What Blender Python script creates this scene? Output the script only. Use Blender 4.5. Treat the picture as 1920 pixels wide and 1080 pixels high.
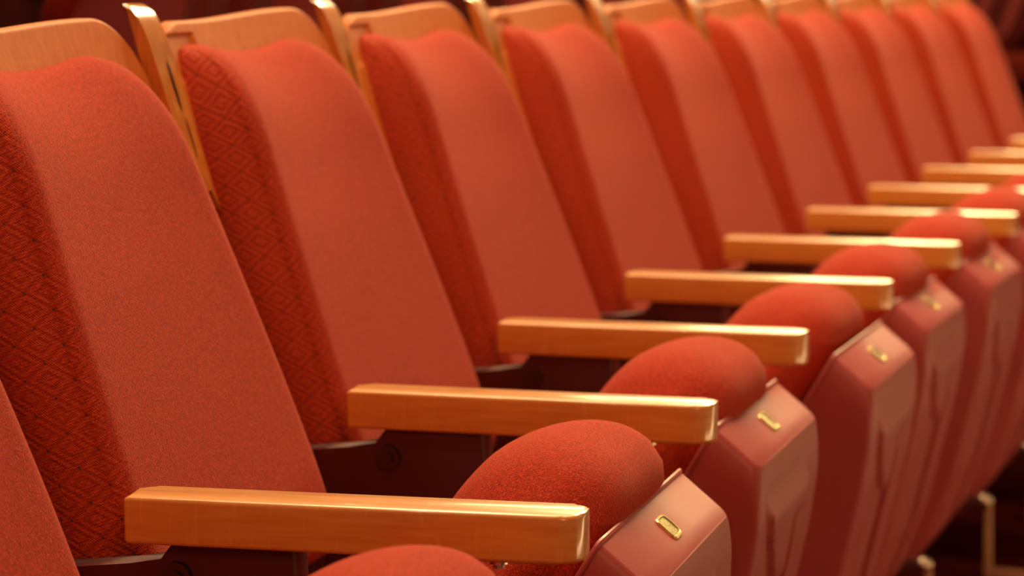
import bpy, bmesh, math, random
from mathutils import Vector, Matrix
random.seed(7)
for o in list(bpy.data.objects): bpy.data.objects.remove(o)
sc = bpy.context.scene
COL = sc.collection
pi = math.pi

# ---------------------------------------------------------------- camera, world, lights, exposure
ARM = 0.62                      # height of the armrest tops' edge above the floor
CAMH = ARM + 0.3976
cam = bpy.data.cameras.new('camera')
cam.sensor_width = 36.0
cam.lens = 36.0 * 5000.0 / 1920.0
cam.clip_start = 0.05
cam.dof.use_dof = True
cam.dof.focus_distance = 2.12
cam.dof.aperture_fstop = 6.2
co = bpy.data.objects.new('camera', cam)
COL.objects.link(co)
co.location = (0, 0, CAMH)
co.rotation_euler = (pi / 2 - 0.11609, 0, 0)
sc.camera = co

sc.view_settings.view_transform = 'Standard'
sc.view_settings.look = 'None'
sc.view_settings.gamma = 1.0
sc.view_settings.use_curve_mapping = False
sc.view_settings.exposure = 0.0

w = bpy.data.worlds.new('house')
sc.world = w
w.use_nodes = True
w.node_tree.nodes['Background'].inputs[0].default_value = (1.0, 0.50, 0.30, 1)
w.node_tree.nodes['Background'].inputs[1].default_value = 0.17


def lamp(name, loc, target, size, power, col=(1.0, 0.66, 0.36)):
    l = bpy.data.lights.new(name, 'AREA')
    l.shape = 'DISK'
    l.size = size
    l.energy = power
    l.color = col
    o = bpy.data.objects.new(name, l)
    COL.objects.link(o)
    o.location = loc
    o.rotation_euler = (Vector(target) - Vector(loc)).to_track_quat('-Z', 'Y').to_euler()
    return o


lamp('house_light_wash', (-0.5, 3.8, 4.8), (0.3, 3.8, 0.6), 2.2, 160, (1.0, 0.70, 0.38))
lamp('arm_top_fill', (-0.2, 6.6, 4.8), (0.0, 3.0, 0.6), 1.4, 130, (1.0, 0.76, 0.38))  # unseen lamp added to brighten the rear ends of the armrest tops
lamp('house_light_far', (1.8, 9.0, 4.4), (0.6, 4.4, 0.6), 1.6, 400, (1.0, 0.80, 0.38))
lamp('house_bounce_behind', (1.2, -3.2, 3.4), (0.4, 3.4, 0.6), 1.6, 78, (1.0, 0.41, 0.17))  # light from behind, reddened to stand in for bounce off the red seats
g = lamp('far_glow_panel', (0.4, 13.0, 2.2), (0.4, 3.0, 1.0), 7.0, 560, (1.0, 0.76, 0.34))  # unseen panel added far off for grazing reflections on the armrest tops
g.data.shape = 'RECTANGLE'
g.data.size_y = 1.7
lamp('stage_side_light', (6.0, 2.2, 2.2), (0.4, 3.6, 0.6), 1.6, 8, (1.0, 0.66, 0.34))
st = lamp('underside_fill', (2.25, 4.15, 0.16), (0.9, 4.6, 0.30), 5.0, 19, (1.0, 0.62, 0.27))  # unseen low fill added in front to brighten the seat undersides
st.data.shape = 'RECTANGLE'
st.data.size_y = 0.12
st.rotation_euler = (pi / 2, 0, pi / 2 - 0.33 + 0.0)
for q in [(0.2, 4.4, 4.6), (0.9, 5.8, 4.6), (-0.9, 3.0, 4.6), (-0.2, 2.2, 4.6), (0.5, 3.3, 4.6), (-0.4, 0.9, 4.2)]:
    lamp('downlight', q, (q[0], q[1], 0), 0.14, 14)

# ---------------------------------------------------------------- materials


def newmat(name):
    m = bpy.data.materials.new(name)
    m.use_nodes = True
    nt = m.node_tree
    b = nt.nodes['Principled BSDF']
    return m, nt, b


class NT:
    def __init__(s, nt): s.nt = nt
    def n(s, t, **k):
        x = s.nt.nodes.new(t)
        for a, v in k.items(): setattr(x, a, v)
        return x
    def l(s, a, b): s.nt.links.new(a, b)
    def math(s, op, a, b=None, c=None):
        x = s.n('ShaderNodeMath', operation=op)
        for i, v in enumerate((a, b, c)):
            if v is None: continue
            if isinstance(v, (int, float)): x.inputs[i].default_value = v
            else: s.l(v, x.inputs[i])
        return x.outputs[0]
    def mix(s, f, a, b, blend='MIX'):
        x = s.n('ShaderNodeMix', data_type='RGBA', blend_type=blend)
        for i, v in ((0, f), (6, a), (7, b)):
            if isinstance(v, (int, float)): x.inputs[i].default_value = v
            elif isinstance(v, tuple): x.inputs[i].default_value = (*v, 1)
            else: s.l(v, x.inputs[i])
        return x.outputs[2]
    def noise(s, vec, scale, detail=3, rough=0.5):
        x = s.n('ShaderNodeTexNoise')
        x.inputs['Scale'].default_value = scale
        x.inputs['Detail'].default_value = detail
        x.inputs['Roughness'].default_value = rough
        s.l(vec, x.inputs['Vector'])
        return x.outputs['Fac']
    def ramp(s, f, stops):
        x = s.n('ShaderNodeValToRGB')
        e = x.color_ramp.elements
        while len(e) < len(stops): e.new(0.5)
        for i, (p, c) in enumerate(stops):
            e[i].position = p
            e[i].color = (*c, 1)
        s.l(f, x.inputs[0])
        return x.outputs[0]


def fabric_material():
    m, nt, b = newmat('woven_red_fabric')
    N = NT(nt)
    uv = N.n('ShaderNodeTexCoord').outputs['UV']
    obj = N.n('ShaderNodeTexCoord').outputs['Object']
    sep = N.n('ShaderNodeSeparateXYZ')
    N.l(uv, sep.inputs[0])
    u, v = sep.outputs[0], sep.outputs[1]           # metres along the cloth
    at = N.n('ShaderNodeAttribute', attribute_name='weave').outputs['Fac']   # 1 where the cloth carries the diamond weave
    U = N.math('DIVIDE', u, 0.040)
    V = N.math('DIVIDE', v, 0.029)
    fu = N.math('ABSOLUTE', N.math('SUBTRACT', N.math('FRACT', U), 0.5))
    fv = N.math('ABSOLUTE', N.math('SUBTRACT', N.math('FRACT', V), 0.5))
    d = N.math('ABSOLUTE', N.math('SUBTRACT', N.math('ADD', fu, fv), 0.5))      # 0 on the diamond borders, .5 in the middles
    ring01 = N.math('MULTIPLY', N.math('MULTIPLY_ADD', N.math('COSINE', N.math('MULTIPLY', d, 2 * pi / 0.27)), 0.5, 0.5), at)
    # stitches (half-drop), about two millimetres
    su = N.math('SINE', N.math('MULTIPLY', u, 2 * pi / 0.0040))
    row = N.math('FLOOR', N.math('DIVIDE', u, 0.0020))
    sv = N.math('SINE', N.math('MULTIPLY_ADD', v, 2 * pi / 0.0026, N.math('MULTIPLY', u, 900.0)))
    st = N.math('MULTIPLY', su, sv)
    st01 = N.math('MULTIPLY', N.math('MULTIPLY_ADD', st, 0.5, 0.5), N.math('MULTIPLY_ADD', at, 0.8, 0.2))
    # small dark knots at the diamond corners
    iu = N.math('ABSOLUTE', N.math('SUBTRACT', N.math('FRACT', N.math('ADD', U, 0.5)), 0.5))
    iv = N.math('ABSOLUTE', N.math('SUBTRACT', N.math('FRACT', N.math('ADD', V, 0.5)), 0.5))
    def dist2(p, q): return N.math('ADD', N.math('POWER', N.math('MULTIPLY', p, 0.040), 2.0), N.math('POWER', N.math('MULTIPLY', q, 0.029), 2.0))
    dd = N.math('MINIMUM', dist2(iu, fv), dist2(fu, iv))
    knot = N.math('MULTIPLY', N.math('LESS_THAN', dd, 0.0012 ** 2), at)
    fuzz = N.noise(obj, 520, 3, 0.7)
    fuzz2 = N.noise(obj, 150, 3, 0.6)
    blot = N.noise(obj, 26, 3, 0.5)
    base = N.ramp(fuzz, [(0.36, (0.17, 0.008, 0.003)), (0.50, (0.36, 0.019, 0.007)), (0.66, (0.56, 0.062, 0.021))])
    base = N.mix(N.math('MULTIPLY', N.math('GREATER_THAN', fuzz2, 0.58), 0.35), base, (0.20, 0.022, 0.010))
    base = N.mix(N.math('MULTIPLY', st01, 0.45), base, (0.80, 0.13, 0.028))
    base = N.mix(N.math('MULTIPLY', ring01, 0.45), base, (0.24, 0.014, 0.005))
    base = N.mix(N.math('MULTIPLY', blot, 0.25), base, (0.50, 0.040, 0.014))
    base = N.mix(N.math('MULTIPLY', knot, 0.85), base, (0.05, 0.035, 0.02))
    N.l(base, b.inputs['Base Color'])
    b.inputs['Roughness'].default_value = 0.9
    b.inputs['Specular IOR Level'].default_value = 0.15
    b.inputs['Sheen Weight'].default_value = 0.13
    b.inputs['Sheen Roughness'].default_value = 0.45
    b.inputs['Sheen Tint'].default_value = (1.0, 0.36, 0.26, 1)
    hsum = N.math('ADD', N.math('MULTIPLY', st01, 0.6), N.math('MULTIPLY', ring01, -1.0))
    hsum = N.math('ADD', hsum, N.math('MULTIPLY', fuzz, 1.2))
    bp = N.n('ShaderNodeBump')
    bp.inputs['Strength'].default_value = 0.7
    bp.inputs['Distance'].default_value = 0.0014
    N.l(hsum, bp.inputs['Height'])
    N.l(bp.outputs[0], b.inputs['Normal'])
    return m


def wood_material(name, dark, mid, light, axis, rough=0.32, coat=0.6, stretch=14, spec=0.5):
    m, nt, b = newmat(name)
    N = NT(nt)
    tc = N.n('ShaderNodeTexCoord').outputs['Object']
    mp = N.n('ShaderNodeMapping')
    s = [stretch] * 3
    s[axis] = 1.2
    mp.inputs['Scale'].default_value = s
    N.l(tc, mp.inputs[0])
    g = N.noise(mp.outputs[0], 9, 5, 0.6)
    mp2 = N.n('ShaderNodeMapping')                    # cross figure of the maple
    s2 = [3, 3, 3]
    s2[axis] = 30
    mp2.inputs['Scale'].default_value = s2
    N.l(tc, mp2.inputs[0])
    fgr = N.noise(mp2.outputs[0], 3.2, 3, 0.5)
    c = N.ramp(g, [(0.30, dark), (0.52, mid), (0.75, light)])
    c = N.mix(N.math('MULTIPLY', fgr, 0.45), c, mid)
    c = N.mix(N.math('MULTIPLY', N.math('GREATER_THAN', fgr, 0.62), 0.28), c, light)
    N.l(c, b.inputs['Base Color'])
    b.inputs['Roughness'].default_value = rough
    b.inputs['Specular IOR Level'].default_value = spec
    b.inputs['Coat Weight'].default_value = coat
    b.inputs['Coat Roughness'].default_value = 0.14
    bp = N.n('ShaderNodeBump')
    bp.inputs['Strength'].default_value = 0.06
    bp.inputs['Distance'].default_value = 0.001
    N.l(g, bp.inputs['Height'])
    N.l(bp.outputs[0], b.inputs['Normal'])
    return m


def plastic_material(name, c0, c1, rough, spec=0.5, bump=0.12, coat=0.0):
    m, nt, b = newmat(name)
    N = NT(nt)
    tc = N.n('ShaderNodeTexCoord').outputs['Object']
    g = N.noise(tc, 18, 3, 0.5)
    f = N.noise(tc, 700, 2, 0.5)
    N.l(N.mix(g, c0, c1), b.inputs['Base Color'])
    b.inputs['Roughness'].default_value = rough
    b.inputs['Specular IOR Level'].default_value = spec
    b.inputs['Coat Weight'].default_value = coat
    b.inputs['Coat Roughness'].default_value = 0.25
    bp = N.n('ShaderNodeBump')
    bp.inputs['Strength'].default_value = bump
    bp.inputs['Distance'].default_value = 0.0006
    N.l(f, bp.inputs['Height'])
    N.l(bp.outputs[0], b.inputs['Normal'])
    return m


def metal_material(name, col, rough):
    m, nt, b = newmat(name)
    N = NT(nt)
    tc = N.n('ShaderNodeTexCoord').outputs['Object']
    g = N.noise(tc, 300, 2, 0.5)
    b.inputs['Base Color'].default_value = (*col, 1)
    b.inputs['Metallic'].default_value = 1
    N.l(N.math('MULTIPLY_ADD', g, 0.15, rough - 0.07), b.inputs['Roughness'])
    return m


M = dict(
    fabric=fabric_material(),
    arm=wood_material('varnished_maple_armrest', (0.58, 0.195, 0.030), (0.70, 0.290, 0.050), (0.80, 0.40, 0.090), 0, rough=0.38, coat=0.9),
    shell=wood_material('maple_veneer', (0.50, 0.105, 0.014), (0.57, 0.140, 0.018), (0.64, 0.19, 0.030), 2, rough=0.6, coat=0.0, spec=0.25),
    upright=wood_material('varnished_maple_upright', (0.50, 0.14, 0.022), (0.62, 0.20, 0.032), (0.74, 0.29, 0.055), 2, rough=0.22, coat=0.8),
    pan=plastic_material('maroon_plastic', (0.32, 0.046, 0.046), (0.40, 0.062, 0.058), 0.52, 0.45, 0.2, 0.08),
    dark=plastic_material('dark_maroon_metal', (0.060, 0.006, 0.006), (0.085, 0.009, 0.008), 0.5, 0.4),
    bolt=metal_material('dark_steel', (0.10, 0.07, 0.06), 0.35),
    steel=metal_material('steel', (0.62, 0.50, 0.38), 0.35),
    brass=metal_material('brass', (0.90, 0.66, 0.24), 0.28),
    leg=plastic_material('tan_painted_steel', (0.42, 0.20, 0.10), (0.50, 0.25, 0.13), 0.4, 0.5),
)

# ---------------------------------------------------------------- mesh helpers


def to_obj(name, verts, faces, mat, parent=None, uvs=None, smooth=True, sharp=None, loc=(0, 0, 0), weave=None):
    me = bpy.data.meshes.new(name)
    me.from_pydata([tuple(v) for v in verts], [], faces)
    if uvs is not None:
        ul = me.uv_layers.new(name='UVMap')
        for li, lp in enumerate(me.loops):
            ul.data[li].uv = uvs[lp.vertex_index]
    if weave is not None:
        at = me.attributes.new('weave', 'FLOAT', 'POINT')
        at.data.foreach_set('value', weave)
    bm = bmesh.new()
    bm.from_mesh(me)
    bmesh.ops.recalc_face_normals(bm, faces=bm.faces)
    bm.to_mesh(me)
    bm.free()
    if smooth:
        me.polygons.foreach_set('use_smooth', [True] * len(me.polygons))
        if sharp is not None: me.set_sharp_from_angle(angle=math.radians(sharp))
    me.materials.append(mat)
    o = bpy.data.objects.new(name, me)
    COL.objects.link(o)
    o.location = loc
    if parent: o.parent = parent
    return o


def bm_obj(name, bm, mat, parent=None, sharp=35, loc=(0, 0, 0)):
    me = bpy.data.meshes.new(name)
    bmesh.ops.recalc_face_normals(bm, faces=bm.faces)
    bm.to_mesh(me)
    bm.free()
    me.polygons.foreach_set('use_smooth', [True] * len(me.polygons))
    me.set_sharp_from_angle(angle=math.radians(sharp))
    me.materials.append(mat)
    o = bpy.data.objects.new(name, me)
    COL.objects.link(o)
    o.location = loc
    if parent: o.parent = parent
    return o


def box(bm, x0, x1, y0, y1, z0, z1, bev=0.0, seg=3):
    r = bmesh.ops.create_cube(bm, size=1)
    vs = r['verts']
    for v in vs:
        v.co = Vector(((x0 + x1) / 2 + v.co.x * (x1 - x0), (y0 + y1) / 2 + v.co.y * (y1 - y0), (z0 + z1) / 2 + v.co.z * (z1 - z0)))
    if bev:
        es = list({e for v in vs for e in v.link_edges})
        bmesh.ops.bevel(bm, geom=es, offset=bev, segments=seg, profile=0.5, affect='EDGES')


def prism(bm, pts, y0, y1, bev=0.0, seg=2):
    """side outline pts (x, z) extruded from y0 to y1"""
    a = [bm.verts.new((x, y0, z)) for x, z in pts]
    b = [bm.verts.new((x, y1, z)) for x, z in pts]
    n = len(pts)
    fs = [bm.faces.new(a), bm.faces.new(b[::-1])]
    for i in range(n): fs.append(bm.faces.new((a[i], b[i], b[(i + 1) % n], a[(i + 1) % n])))
    if bev:
        es = list({e for f in fs[:2] for e in f.edges})
        bmesh.ops.bevel(bm, geom=es, offset=bev, segments=seg, profile=0.5, affect='EDGES')


def cyl(bm, p, axis, r, h, seg=20, r2=None):
    rr = bmesh.ops.create_cone(bm, cap_ends=True, segments=seg, radius1=r, radius2=r if r2 is None else r2, depth=h)
    rot = Vector((0, 0, 1)).rotation_difference(Vector(axis)).to_matrix()
    for v in rr['verts']: v.co = rot @ v.co + Vector(p)


def sstep(x, a, b):
    t = min(1, max(0, (x - a) / (b - a)))
    return t * t * (3 - 2 * t)


def lerp_table(tab, x):
    if x <= tab[0][0]: return tab[0][1]
    for (x0, y0), (x1, y1) in zip(tab, tab[1:]):
        if x <= x1:
            t = (x - x0) / (x1 - x0)
            return y0 + (y1 - y0) * t
    return tab[-1][1]


# local axes of a seat: X = facing direction, Y = along the row away from the camera, Z up,
# origin = rear near corner of the near armrest's top, height ARM above the floor.
CB = 0.276                                   # middle of the seat between its two armrests

# ---------------------------------------------------------------- the row of frames (position, heading)
FR = [(-0.2979, 2.0112, 0.2517), (-0.1593, 2.5254, 0.273), (-0.0175, 3.0347, 0.2938), (0.1492, 3.5378, 0.3123),
      (0.3213, 4.0389, 0.3269), (0.5016, 4.5372, 0.3376), (0.6738, 5.038, 0.3453), (0.8532, 5.5365, 0.3514),
      (1.0355, 6.034, 0.3567), (1.2194, 6.5309, 0.3619), (1.4057, 7.0269, 0.3669)]
FR = [(-0.4257, 1.4943, 0.2307)] + FR        # FR[k] is frame k; k = 0 is just outside the picture
for _ in range(9):
    (ax, ay, _t), (bx, by, bt) = FR[-2], FR[-1]
    dx, dy = bx - ax, by - ay
    c, s = math.cos(-0.005), math.sin(-0.005)
    FR.append((bx + c * dx - s * dy, by + s * dx + c * dy, bt + 0.005))


def seat_frame(k):
    x0, y0, t0 = FR[k]
    x1, y1, t1 = FR[k + 1]
    th = (t0 + t1) / 2
    mx, my = (x0 + x1) / 2, (y0 + y1) / 2
    return mx - 0.265 * math.sin(th), my - 0.265 * math.cos(th), th


def tagit(o, label, cat, group=None):
    o['label'] = label
    o['category'] = cat
    if group: o['group'] = group


# ---------------------------------------------------------------- backrest shell (curved plywood board)
def plane_a(z): return -0.088 - 0.36 * z


def shell_top(b):
    return 0.353 + 0.010 * sstep(b, 0.16, 0.46)


def make_shell(parent):
    b0, b1, zb = 0.052, 0.530, -0.20
    R = 0.075
    nb, nz = 110, 96
    V, F = [], []

    def top(b):
        t = shell_top(b)
        e = min(b - b0, b1 - b)
        if e < R: t -= R * (1 - math.sqrt(max(0, 1 - (1 - e / R) ** 2))) * 0.95
        return t
    rows = []
    for side in (0, 1):
        g = []
        for j in range(nz + 1):
            r = []
            for i in range(nb + 1):
                # denser at the rounded ends
                q = i / nb
                b = b0 + (b1 - b0) * (0.5 - 0.5 * math.cos(pi * (0.12 + 0.76 * q)) - (0.5 - 0.5 * math.cos(pi * 0.12))) / (math.cos(pi * 0.12))
                zt = top(b)
                t = j / nz
                t = 1 - (1 - t) ** 1.6
                z = zb + (zt - zb) * t
                a = plane_a(z)
                a -= 0.006 * (1 - ((b - CB) / 0.24) ** 2) * sstep(z, -0.2, 0.3)     # gentle hollow
                b = CB + (b - CB) * (1 - 0.10 * (1 - sstep(z, 0.13, 0.22)))
                if side == 0:
                    # shallow routed label recess near the near end
                    ins = (0.066 < b < 0.150) and (0.296 < z < 0.341)
                    a -= 0.003 if ins else 0
                    e = zt - z
                    if e < 0.003: a -= 0.003 - math.sqrt(max(0, 0.003 ** 2 - (0.003 - e) ** 2))
                else:
                    a -= 0.013
                r.append(len(V))
                V.append((a, b, z))
            g.append(r)
        rows.append(g)
    f, k = rows
    for j in range(nz):
        for i in range(nb):
            F.append((f[j][i], f[j][i + 1], f[j + 1][i + 1], f[j + 1][i]))
            F.append((k[j][i], k[j + 1][i], k[j + 1][i + 1], k[j][i + 1]))
    for i in range(nb):
        F.append((f[nz][i], f[nz][i + 1], k[nz][i + 1], k[nz][i]))
        F.append((f[0][i], k[0][i], k[0][i + 1], f[0][i + 1]))
    for j in range(nz):
        F.append((f[j][0], f[j + 1][0], k[j + 1][0], k[j][0]))
        F.append((f[j][nb], k[j][nb], k[j + 1][nb], f[j + 1][nb]))
    return to_obj('backrest_shell', V, F, M['shell'], parent, sharp=40)


# ---------------------------------------------------------------- backrest cushion
def make_back_cushion(parent):
    z0, z1 = -0.135, 0.324
    nz = 84
    V, F, UV, WV = [], [], [], []
    prev = None
    rowlen = None
    NS, NC, NF = 14, 8, 30
    for j in range(nz + 1):
        t = j / nz
        t = sstep(t, -0.5, 1.5) * 1.0
        t = (t - sstep(0, -0.5, 1.5)) / (sstep(1, -0.5, 1.5) - sstep(0, -0.5, 1.5))
        z = z0 + (z1 - z0) * t
        hf = 0.213 - 0.038 * sstep(z, -0.06, 0.36) - 0.006 * sstep(-z, 0.05, 0.13)
        hb = 0.226 - 0.028 * sstep(z, 0.05, 0.34)
        ab = plane_a(z) - 0.010
        af = -0.031 - 0.372 * z
        # rounding over the top
        q = max(0, (z - 0.215) / (z1 - 0.215))
        af = ab + (af - ab) * (1 - q ** 2.6) ** (1 / 2.2)
        hb2 = hb - 0.03 * q ** 4
        hf2 = hf - 0.02 * q ** 3
        q0 = max(0, (z0 + 0.018 - z) / 0.018)
        af -= 0.012 * q0 ** 2
        dep = af - ab
        # half outline: back near corner -> front centre
        half = []
        for i in range(NS + 1):                        # side, flaring towards the back, slightly puffed
            s = i / NS
            a = ab + dep * s * 0.80
            h = hb2 + (hf2 - hb2) * s ** 1.3 + 0.006 * math.sin(pi * s)
            half.append((a, h))
        a1, h1 = half[-1]
        for i in range(1, NC + 1):                     # rounded front corner
            s = i / NC * pi / 2
            half.append((a1 + dep * 0.20 * math.sin(s), h1 - 0.024 * (1 - math.cos(s))))
        hc = half[-1][1]
        fr = []
        for i in range(1, NF):
            s = i / NF
            b = hc * (1 - s) + (-hc) * s
            x = b / hc
            hollow = 0.010 * (1 - x * x) * (0.3 + 0.7 * sstep(z, 0.0, 0.3))
            fr.append((af - hollow * min(1, dep / 0.04), b))
        CC = CB + 0.005
        ol = [(a, CC - h) for a, h in half] + [(a, CC - b) for a, b in fr] + [(a, CC + h) for a, h in reversed(half)]
        arc = 0
        r = []
        for i, (a, b) in enumerate(ol):
            if i: arc += math.hypot(a - ol[i - 1][0], b - ol[i - 1][1])
            # two soft humps along the top
            hz = 0.0
            if z > 0.2:
                x = (b - CB) / 0.19
                hz = sstep(z, 0.2, 0.32) * (0.006 * math.exp(-((abs(x) - 0.68) / 0.26) ** 2) - 0.003 * math.exp(-(x / 0.3) ** 2) - 0.022 * max(0, abs(x) - 0.92) / 0.2)
            V.append((a, b, z + hz))
            UV.append((arc, z * 1.06))
            ns_ = NS + NC
            e = min(i, len(ol) - 1 - i)
            WV.append(1.0 - sstep(e, NS + 1, NS + NC - 1))
            r.append(len(V) - 1)
        if prev:
            for i in range(len(r) - 1): F.append((prev[i], prev[i + 1], r[i + 1], r[i]))
            F.append((prev[-1], prev[0], r[0], r[-1]))
        else:
            F.append(tuple(reversed(r)))
        prev = r
    F.append(tuple(prev))
    return to_obj('backrest_cushion', V, F, M['fabric'], parent, uvs=UV, sharp=62, weave=WV)


# ---------------------------------------------------------------- tip-up seat: pan + cushion about a hinge
PIV = (0.105, 0.0, -0.36)                       # hinge line of the folded seat
CS = 0.275
SO = (0.344, -0.034)                            # lip of the pan (upper edge of its front face)
TD = (0.771, -0.637)                            # thickness direction, out of the pan
ND = (0.500, 0.866)                             # towards the seat's front edge


def seat_pt(t, n, b):
    return (SO[0] + TD[0] * t + ND[0] * n - PIV[0], CS + b, SO[1] + TD[1] * t + ND[1] * n - PIV[2])


def make_seat_cushion(parent):
    V, F, UV, WV = [], [], [], []
    nc = -0.195
    NT_, NR = 96, 30

    def outline(th):                              # rounded rectangle, superellipse
        c, s = math.cos(th), math.sin(th)
        p = 3.9
        r = (abs(c) ** p + abs(s) ** p) ** (-1 / p)
        return c * r, s * r
    H = 0.154
    rings = []
    prof = [(0.85, 0.006), (0.925, 0.000), (0.975, -0.010), (1.0, -0.028)]
    for i in range(1, NR + 1):
        a = (i / NR) * pi / 2
        rho = math.cos(a) ** (2 / 2.2)
        h = math.sin(a) ** (2 / 2.2)
        prof.append((max(rho, 0.002), -0.026 - (H - 0.026) * h))
    for rho, t in prof:
        r = []
        for k in range(NT_):
            x, y = outline(2 * pi * k / NT_)
            n = nc + 0.223 * x * rho
            wb = 0.187 - 0.026 * sstep(n, -0.1, 0.03)
            b = wb * y * rho
            tt = t
            if t < -0.03:
                tt = t + 0.14 * max(0, -n - 0.045) * sstep(-t, 0.05, 0.13) + 0.048 * (abs(y * rho)) ** 2.2 * sstep(-t, 0.03, 0.12)      # crown across the width
            V.append(seat_pt(tt, n, b))
            UV.append((b * 1.02 + 0.3, n * 1.0 - (t * 0.9 if n > nc else -t * 0.9)))
            WV.append(0.0)
            r.append(len(V) - 1)
        rings.append(r)
    for a, b in zip(rings, rings[1:]):
        for i in range(NT_):
            j = (i + 1) % NT_
            F.append((a[i], a[j], b[j], b[i]))
    F.append(tuple(rings[0]))
    F.append(tuple(reversed(rings[-1])))
    return to_obj('seat_cushion', V, F, M['fabric'], parent, uvs=UV, loc=PIV, weave=WV)


DEP = [(-0.457, 0.172), (-0.43, 0.178), (-0.357, 0.185), (-0.2558, 0.167), (-0.1485, 0.1326), (-0.09, 0.112), (-0.044, 0.092), (-0.02, 0.077), (-0.006, 0.066), (0.0, 0.060)]


def make_pan(parent):
    V, F = [], []
    rows = []
    ns = [0.0, -0.0015, -0.004, -0.008, -0.013, -0.019, -0.026, -0.034, -0.042] + [-0.042 - 0.415 * i / 54 for i in range(1, 55)]
    NS, NU = 10, 96
    for n in ns:
        w0 = 0.156 + 0.010 * math.sqrt(max(0, 1 - (1 - min(1, -n / 0.034)) ** 2))
        w0 += 0.006 * sstep(-n, 0.05, 0.3)
        if n < -0.42: w0 -= 0.03 * ((-0.42 - n) / 0.037) ** 2
        d = lerp_table(DEP, n)
        taper = 0.008 * sstep(d, 0.06, 0.2)
        r = []
        R = 0.012
        pts = []
        for i in range(NS):
            s = i / NS
            pts.append((-(w0 - taper * s), (d - R) * s))
        for i in range(5):
            a = i / 5 * pi / 2
            pts.append((-(w0 - taper - R * (1 - math.cos(a))), d - R + R * math.sin(a)))
        for i in range(NU + 1):
            x = -1 + 2 * i / NU
            b = (w0 - taper - R) * x
            g = 0.0
            if n < -0.03:
                gr = math.exp(-((b - 0.026) / 0.034) ** 8)
                # raised tongue under the lip, ending in a U
                g -= 0.105 * gr * sstep(-n, 0.05, 0.16)
                ton = sstep(0.115 - (-n) - 7.0 * (b + 0.03) ** 2, 0.0, 0.006)
                g += 0.008 * ton
                g -= 0.010 * math.exp(-((abs(b - 0.02) - 0.142) / 0.016) ** 2) * sstep(-n, 0.1, 0.2)
            pts.append((b, d + g))
        for i in range(4, -1, -1):
            a = i / 5 * pi / 2
            pts.append(((w0 - taper - R * (1 - math.cos(a))), d - R + R * math.sin(a)))
        for i in range(NS - 1, -1, -1):
            s = i / NS
            pts.append(((w0 - taper * s), (d - R) * s))
        for b, t in pts:
            V.append(seat_pt(t, n, b))
            r.append(len(V) - 1)
        rows.append(r)
    for a, b in zip(rows, rows[1:]):
        for i in range(len(a) - 1): F.append((a[i], a[i + 1], b[i + 1], b[i]))
        F.append((a[-1], a[0], b[0], b[-1]))
    F.append(tuple(rows[0]))
    F.append(tuple(rows[-1]))
    # rim bead along the lip
    path = []
    for n in reversed(ns[:40]): path.append((n, -1))
    for i in range(1, 12): path.append((0.0, -1 + 2 * i / 12))
    for n in ns[:6]: path.append((n, 1))
    cen = []
    for n, x in path:
        w0 = 0.156 + 0.010 * math.sqrt(max(0, 1 - (1 - min(1, -n / 0.034)) ** 2)) + 0.006 * sstep(-n, 0.05, 0.3)
        cen.append((n, w0 * x))
    prev = None
    for k, (n, b) in enumerate(cen):
        p0 = cen[max(0, k - 1)]
        p1 = cen[min(len(cen) - 1, k + 1)]
        tx, ty = p1[0] - p0[0], p1[1] - p0[1]
        L = math.hypot(tx, ty) or 1
        ox, oy = -ty / L, tx / L                       # in-plane normal
        ring = []
        for q in range(8):
            a = 2 * pi * q / 8
            rr = 0.0026
            V.append(seat_pt(0.0022 + rr * math.sin(a), n + ox * rr * math.cos(a), b + oy * rr * math.cos(a)))
            ring.append(len(V) - 1)
        if prev:
            for q in range(8): F.append((prev[q], prev[(q + 1) % 8], ring[(q + 1) % 8], ring[q]))
        else: F.append(tuple(ring))
        prev = ring
    F.append(tuple(reversed(prev)))
    return to_obj('seat_pan', V, F, M['pan'], parent, sharp=38, loc=PIV)


def make_plate(pan):
    V, F = [], []
    # rounded plate lying on the front face of the pan, its middle at t = .030
    def ring(n, g, t0=0.031, hb=0.0150, ht=0.0122):
        r = []
        for k in range(40):
            a = 2 * pi * k / 40
            c, s = math.cos(a), math.sin(a)
            q = (abs(c) ** 5 + abs(s) ** 5) ** (-1 / 5)
            V.append(seat_pt(t0 + s * q * (ht - g), n, 0.0 + c * q * (hb - g)))
            r.append(len(V) - 1)
        return r
    rs = [ring(-0.001, 0), ring(0.0012, 0), ring(0.0020, 0.0008), ring(0.0020, 0.0022), ring(0.0014, 0.0030)]
    for a, b in zip(rs, rs[1:]):
        for i in range(40): F.append((a[i], a[(i + 1) % 40], b[(i + 1) % 40], b[i]))
    F.append(tuple(rs[-1]))
    F.append(tuple(rs[0]))
    o = to_obj('number_plate', V, F, M['brass'], pan, sharp=30)
    o['label'] = 'small brass number plate'
    return o


def make_back_cover(parent):
    bm = bmesh.new()
    pts = [(-0.020, -0.140), (-0.006, -0.137), (-0.006, -0.144), (-0.020, -0.22), (-0.05, -0.295), (-0.078, -0.30), (-0.060, -0.22), (-0.050, -0.138)]
    prism(bm, pts, 0.070, 0.490, 0.003)
    o = bm_obj('lower_back_cover', bm, M['dark'], parent)
    o['label'] = 'dark maroon plastic cover under the backrest'
    return o


def make_seat():
    root = bpy.data.objects.new('theatre_seat', None)
    root.empty_display_size = 0.1
    COL.objects.link(root)
    make_shell(root)
    make_back_cushion(root)
    make_back_cover(root)
    make_seat_cushion(root)
    pan = make_pan(root)
    make_plate(pan)
    return root


# ---------------------------------------------------------------- armrest stand between two seats
LA, WA, TA = 0.3553, 0.050, 0.0363


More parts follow.
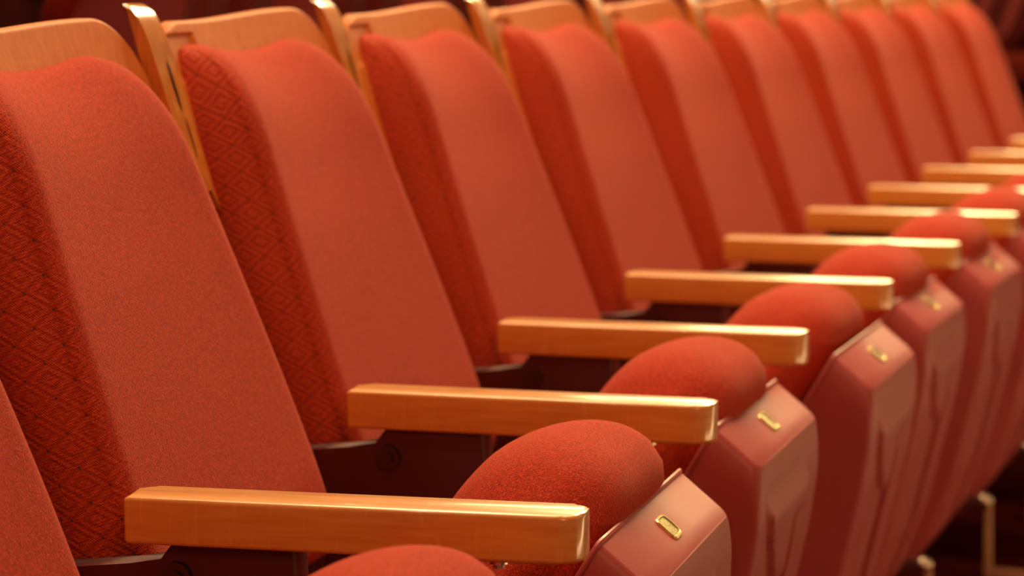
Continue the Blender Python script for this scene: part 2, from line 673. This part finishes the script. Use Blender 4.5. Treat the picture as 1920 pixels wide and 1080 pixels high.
def make_stand():
    root = bpy.data.objects.new('armrest_stand', None)
    root.empty_display_size = 0.1
    COL.objects.link(root)
    # armrest bar, plan outline with softly rounded front corners
    bm = bmesh.new()
    pl = []
    def arc(cx, cy, r, a0, a1, n=8):
        for i in range(n + 1):
            a = math.radians(a0 + (a1 - a0) * i / n)
            pl.append((cx + r * math.cos(a), cy + r * math.sin(a)))
    arc(0.004, 0.004, 0.004, 180, 270, 4)
    arc(LA - 0.018, 0.018, 0.018, 270, 360)
    arc(LA - 0.014, WA - 0.014, 0.014, 0, 90)
    arc(0.012, WA - 0.012, 0.012, 90, 180, 6)
    lo = [bm.verts.new((x, y, -TA + 0.004)) for x, y in pl]
    hi = [bm.verts.new((x, y, 0.004)) for x, y in pl]
    f0 = bm.faces.new(lo[::-1])
    f1 = bm.faces.new(hi)
    for i in range(len(pl)):
        j = (i + 1) % len(pl)
        bm.faces.new((lo[i], lo[j], hi[j], hi[i]))
    bmesh.ops.bevel(bm, geom=list(f0.edges) + list(f1.edges), offset=0.0036, segments=4, profile=0.5, affect='EDGES')
    arm = bm_obj('armrest', bm, M['arm'], root, 50)
    arm['label'] = 'varnished pale maple armrest bar'
    # wooden upright beside the shells
    bm = bmesh.new()
    b0, b1 = 0.002, 0.049
    up = []
    zs = [0.190 + 0.134 * i / 14 for i in range(15)]
    fz = lambda z: -0.0917 - 0.3175 * z
    top = 0.372
    front = [(fz(z), z) for z in zs]
    # rounded nose over the top
    zt = zs[-1]
    for i in range(1, 11):
        a = i / 10 * pi / 2
        front.append((fz(zt) - 0.017 * (1 - math.cos(a)) ** 1.2 - 0.3175 * (top - zt) * math.sin(a), zt + (top - zt) * math.sin(a)))
    back = [(fz(z) - 0.015 - 0.025 * sstep(-z, -0.15, 0.1), z) for z in reversed(zs)]
    pts = front + back
    prism(bm, pts, b0, b1, 0.0035, 3)
    upo = bm_obj('upright', bm, M['upright'], root, 40)
    upo['label'] = 'glossy maple upright with rounded top'
    # dark slot and long groove in the upright's front face
    bm = bmesh.new()
    for (za, zb, wd, c) in [(0.268, 0.318, 0.0060, 0.029), (0.222, 0.262, 0.0028, 0.032)]:
        n = 8
        L, R_ = [], []
        for i in range(n + 1):
            z = za + (zb - za) * i / n
            q = wd * (math.sin(pi * i / n) ** 0.35 if 0 < i < n else 0.2)
            L.append(bm.verts.new((fz(z) + 0.0004, c - q / 2, z)))
            R_.append(bm.verts.new((fz(z) + 0.0004, c + q / 2, z)))
        for i in range(n): bm.faces.new((L[i], R_[i], R_[i + 1], L[i + 1]))
    r = bmesh.ops.solidify(bm, geom=bm.faces[:], thickness=0.0008)
    sl = bm_obj('fixing_slot', bm, M['bolt'], upo, 30)
    sl['label'] = 'narrow dark slot'
    # steel-sheet side panel under the armrest
    bm = bmesh.new()
    pts = [(0.036, -TA + 0.004), (0.135, -TA + 0.004), (0.150, -0.30), (0.150, -0.60), (-0.05, -0.60), (-0.110, -0.22), (-0.128, -0.070), (-0.202, 0.195), (-0.164, 0.195), (-0.084, -0.0615), (-0.066, -0.0625), (0.000, -0.052), (0.028, -0.050)]  # upper strip added dark, standing in for the shade between the backs
    prism(bm, pts, 0.010, 0.040, 0.003)
    box(bm, 0.10, 0.315, 0.018, 0.032, -0.500, -0.478, 0.002, 2)
    sp = bm_obj('side_panel', bm, M['dark'], root, 35)
    sp['label'] = 'dark maroon metal side panel below the armrest'
    bm = bmesh.new()
    cyl(bm, (0.040, 0.0075, -0.060), (0, -1, 0), 0.012, 0.007, 24)
    cyl(bm, (0.040, 0.003, -0.060), (0, -1, 0), 0.006, 0.004, 6)
    bo = bm_obj('bolt', bm, M['bolt'], sp, 30)
    # front leg below, with a foot lying forward on the floor
    bm = bmesh.new()
    prism(bm, [(0.312, -0.492), (0.323, -0.492), (0.323, -0.604), (0.50, -0.604), (0.50, -0.6195), (0.312, -0.6195)], 0.018, 0.031, 0.002)
    lg = bm_obj('leg', bm, M['leg'], root, 35)
    lg['label'] = 'tan painted steel leg and foot'
    bm = bmesh.new()
    bmesh.ops.create_icosphere(bm, subdivisions=3, radius=0.013)
    for v in bm.verts: v.co = Vector((v.co.x * 1.1 + 0.310, v.co.y * 1.0 + 0.025, v.co.z * 0.95 - 0.486))
    kb = bm_obj('hinge_cap', bm, M['steel'], root, 60)
    kb['label'] = 'pale metal hinge cap'
    bm = bmesh.new()
    cyl(bm, (0.295, 0.010, -TA + 0.0025), (0, 0, 1), 0.007, 0.004, 16)
    cyl(bm, (0.295, 0.010, -TA - 0.0010), (0, 0, 1), 0.0045, 0.004, 6)
    sc_ = bm_obj('fixing_screw', bm, M['steel'], root, 30)
    return root


def dup(root, name=None):
    r = root.copy()
    COL.objects.link(r)
    for ch in list(root.children):
        c = ch.copy()
        COL.objects.link(c)
        c.parent = r
        for g in ch.children:
            d = g.copy()
            COL.objects.link(d)
            d.parent = c
    return r


ORD = ['', 'nearest', 'second', 'third', 'fourth', 'fifth', 'sixth', 'seventh', 'eighth', 'ninth', 'tenth', 'eleventh', 'twelfth', 'thirteenth', 'fourteenth', 'fifteenth']
OFF = {0: 0.0, 1: 0.001, 2: -0.006, 3: 0.020, 4: -0.005, 5: -0.005, 6: 0.0, 7: 0.004, 8: 0.0, 9: 0.003, 10: 0.0}   # seats folded a little more or less
LAST = 10
proto = make_seat()
used = False
for k in range(0, LAST + 1):
    s = proto if not used else dup(proto)
    used = True
    x, y, th = seat_frame(k)
    s.location = (x, y, ARM - (0.004 if k < 2 else 0))
    s.rotation_euler = (0, 0, -th)
    for ch in s.children:
        if ch.name.startswith('seat_'):
            ch.location.x = PIV[0] + OFF.get(k, 0) * (0.5 if ch.name.startswith('seat_cushion') else 1)
    if k == 0: lb = 'red folding theatre seat cut off at the lower left corner, nearest of all'
    elif k == 1: lb = 'red folding theatre seat right behind the nearest wooden armrest, diamond weave sharp on its side'
    else: lb = 'red folding theatre seat just beyond the %s wooden armrest of the row' % ORD[k]
    tagit(s, lb, 'theatre seat', 'red folding seats of the front row')

stand0 = make_stand()
used = False
for k in range(1, LAST + 1):
    s = stand0 if not used else dup(stand0)
    used = True
    x, y, th = FR[k]
    if k == 1:
        for ch in s.children:
            if ch.name.startswith('armrest'):      # this bar sits a touch askew
                ch.location = (0.004, -0.0117, 0)
                ch.rotation_euler = (0, 0, 0.033)
    s.location = (x, y, ARM)
    s.rotation_euler = (0, 0, -th)
    lb = ('nearest pale wooden armrest in the foreground with its maroon stand' if k == 1 else
          'pale wooden armrest with maple upright, %s from the camera along the row' % ORD[k])
    if k > 1:
        for ch in s.children:
            if ch.name.startswith('armrest'):
                ch.location = (0, 0, 0)
                ch.rotation_euler = (0, 0, 0)
    tagit(s, lb, 'armrest', 'wooden armrests between the seats')

# ---------------------------------------------------------------- the row behind, on a higher step
RISE, BACK = 0.66, -1.05
n = 0
for k in range(4, 18):
    s = dup(proto)
    x, y, th = seat_frame(k)
    s.location = (x + BACK * math.cos(th), y - BACK * math.sin(th), ARM + RISE)
    s.rotation_euler = (0, 0, -th)
    n += 1
    tagit(s, 'dark blurred seat in the raised row behind, %s from the left along the top edge' % ('first' if n == 1 else ORD[n]), 'theatre seat', 'seats of the raised row behind')
n = 0
for k in range(4, 13):
    s = dup(stand0)
    x, y, th = FR[k]
    s.location = (x + BACK * math.cos(th), y - BACK * math.sin(th), ARM + RISE)
    s.rotation_euler = (0, 0, -th)
    n += 1
    tagit(s, 'blurred armrest stand in the raised row behind, %s from the left' % ('first' if n == 1 else ORD[n]), 'armrest', 'armrest stands of the raised row behind')

# ---------------------------------------------------------------- floor, step, wall


def carpet():
    m, nt, b = newmat('dark_red_carpet')
    N = NT(nt)
    tc = N.n('ShaderNodeTexCoord').outputs['Object']
    g = N.noise(tc, 160, 4, 0.7)
    N.l(N.ramp(g, [(0.3, (0.030, 0.003, 0.002)), (0.7, (0.060, 0.006, 0.004))]), b.inputs['Base Color'])
    b.inputs['Roughness'].default_value = 1.0
    b.inputs['Specular IOR Level'].default_value = 0.0
    bp = N.n('ShaderNodeBump')
    bp.inputs['Distance'].default_value = 0.004
    N.l(g, bp.inputs['Height'])
    N.l(bp.outputs[0], b.inputs['Normal'])
    return m


CP = carpet()
bm = bmesh.new()
box(bm, -6, 10, -1.5, 16, -0.05, 0.0)
o = bm_obj('floor', bm, CP)
o['kind'] = 'structure'
# raised platform of the row behind, its front edge following the curve of the row
bm = bmesh.new()
edge = []
for k in range(0, len(FR)):
    x, y, th = FR[k]
    d = -0.52
    edge.append((x + d * math.cos(th), y - d * math.sin(th)))
edge = [(edge[0][0] - 0.4, edge[0][1] - 1.7)] + edge
edge.append((edge[-1][0] + 1.4, edge[-1][1] + 3.6))
lo, hi, lb_, hb_ = [], [], [], []
for x, y in edge:
    lo.append(bm.verts.new((x, y, 0.0005)))
    hi.append(bm.verts.new((x, y, RISE - 0.001)))
    lb_.append(bm.verts.new((x - 2.6, y, 0.0005)))
    hb_.append(bm.verts.new((x - 2.6, y, RISE - 0.001)))
for i in range(len(edge) - 1):
    bm.faces.new((lo[i], lo[i + 1], hi[i + 1], hi[i]))
    bm.faces.new((hi[i], hi[i + 1], hb_[i + 1], hb_[i]))
    bm.faces.new((lb_[i], hb_[i], hb_[i + 1], lb_[i + 1]))
    bm.faces.new((lo[i], lb_[i], lb_[i + 1], lo[i + 1]))
bm.faces.new((lo[0], hi[0], hb_[0], lb_[0]))
bm.faces.new((lo[-1], lb_[-1], hb_[-1], hi[-1]))
o = bm_obj('floor_step', bm, CP, None, 30)
o['kind'] = 'structure'
wm = plastic_material('dark_red_wall', (0.085, 0.010, 0.008), (0.13, 0.018, 0.013), 0.7, 0.3)
bm = bmesh.new()
box(bm, -6, 10, 16.0, 16.1, 0, 6)
o = bm_obj('wall_far', bm, wm)
o['kind'] = 'structure'
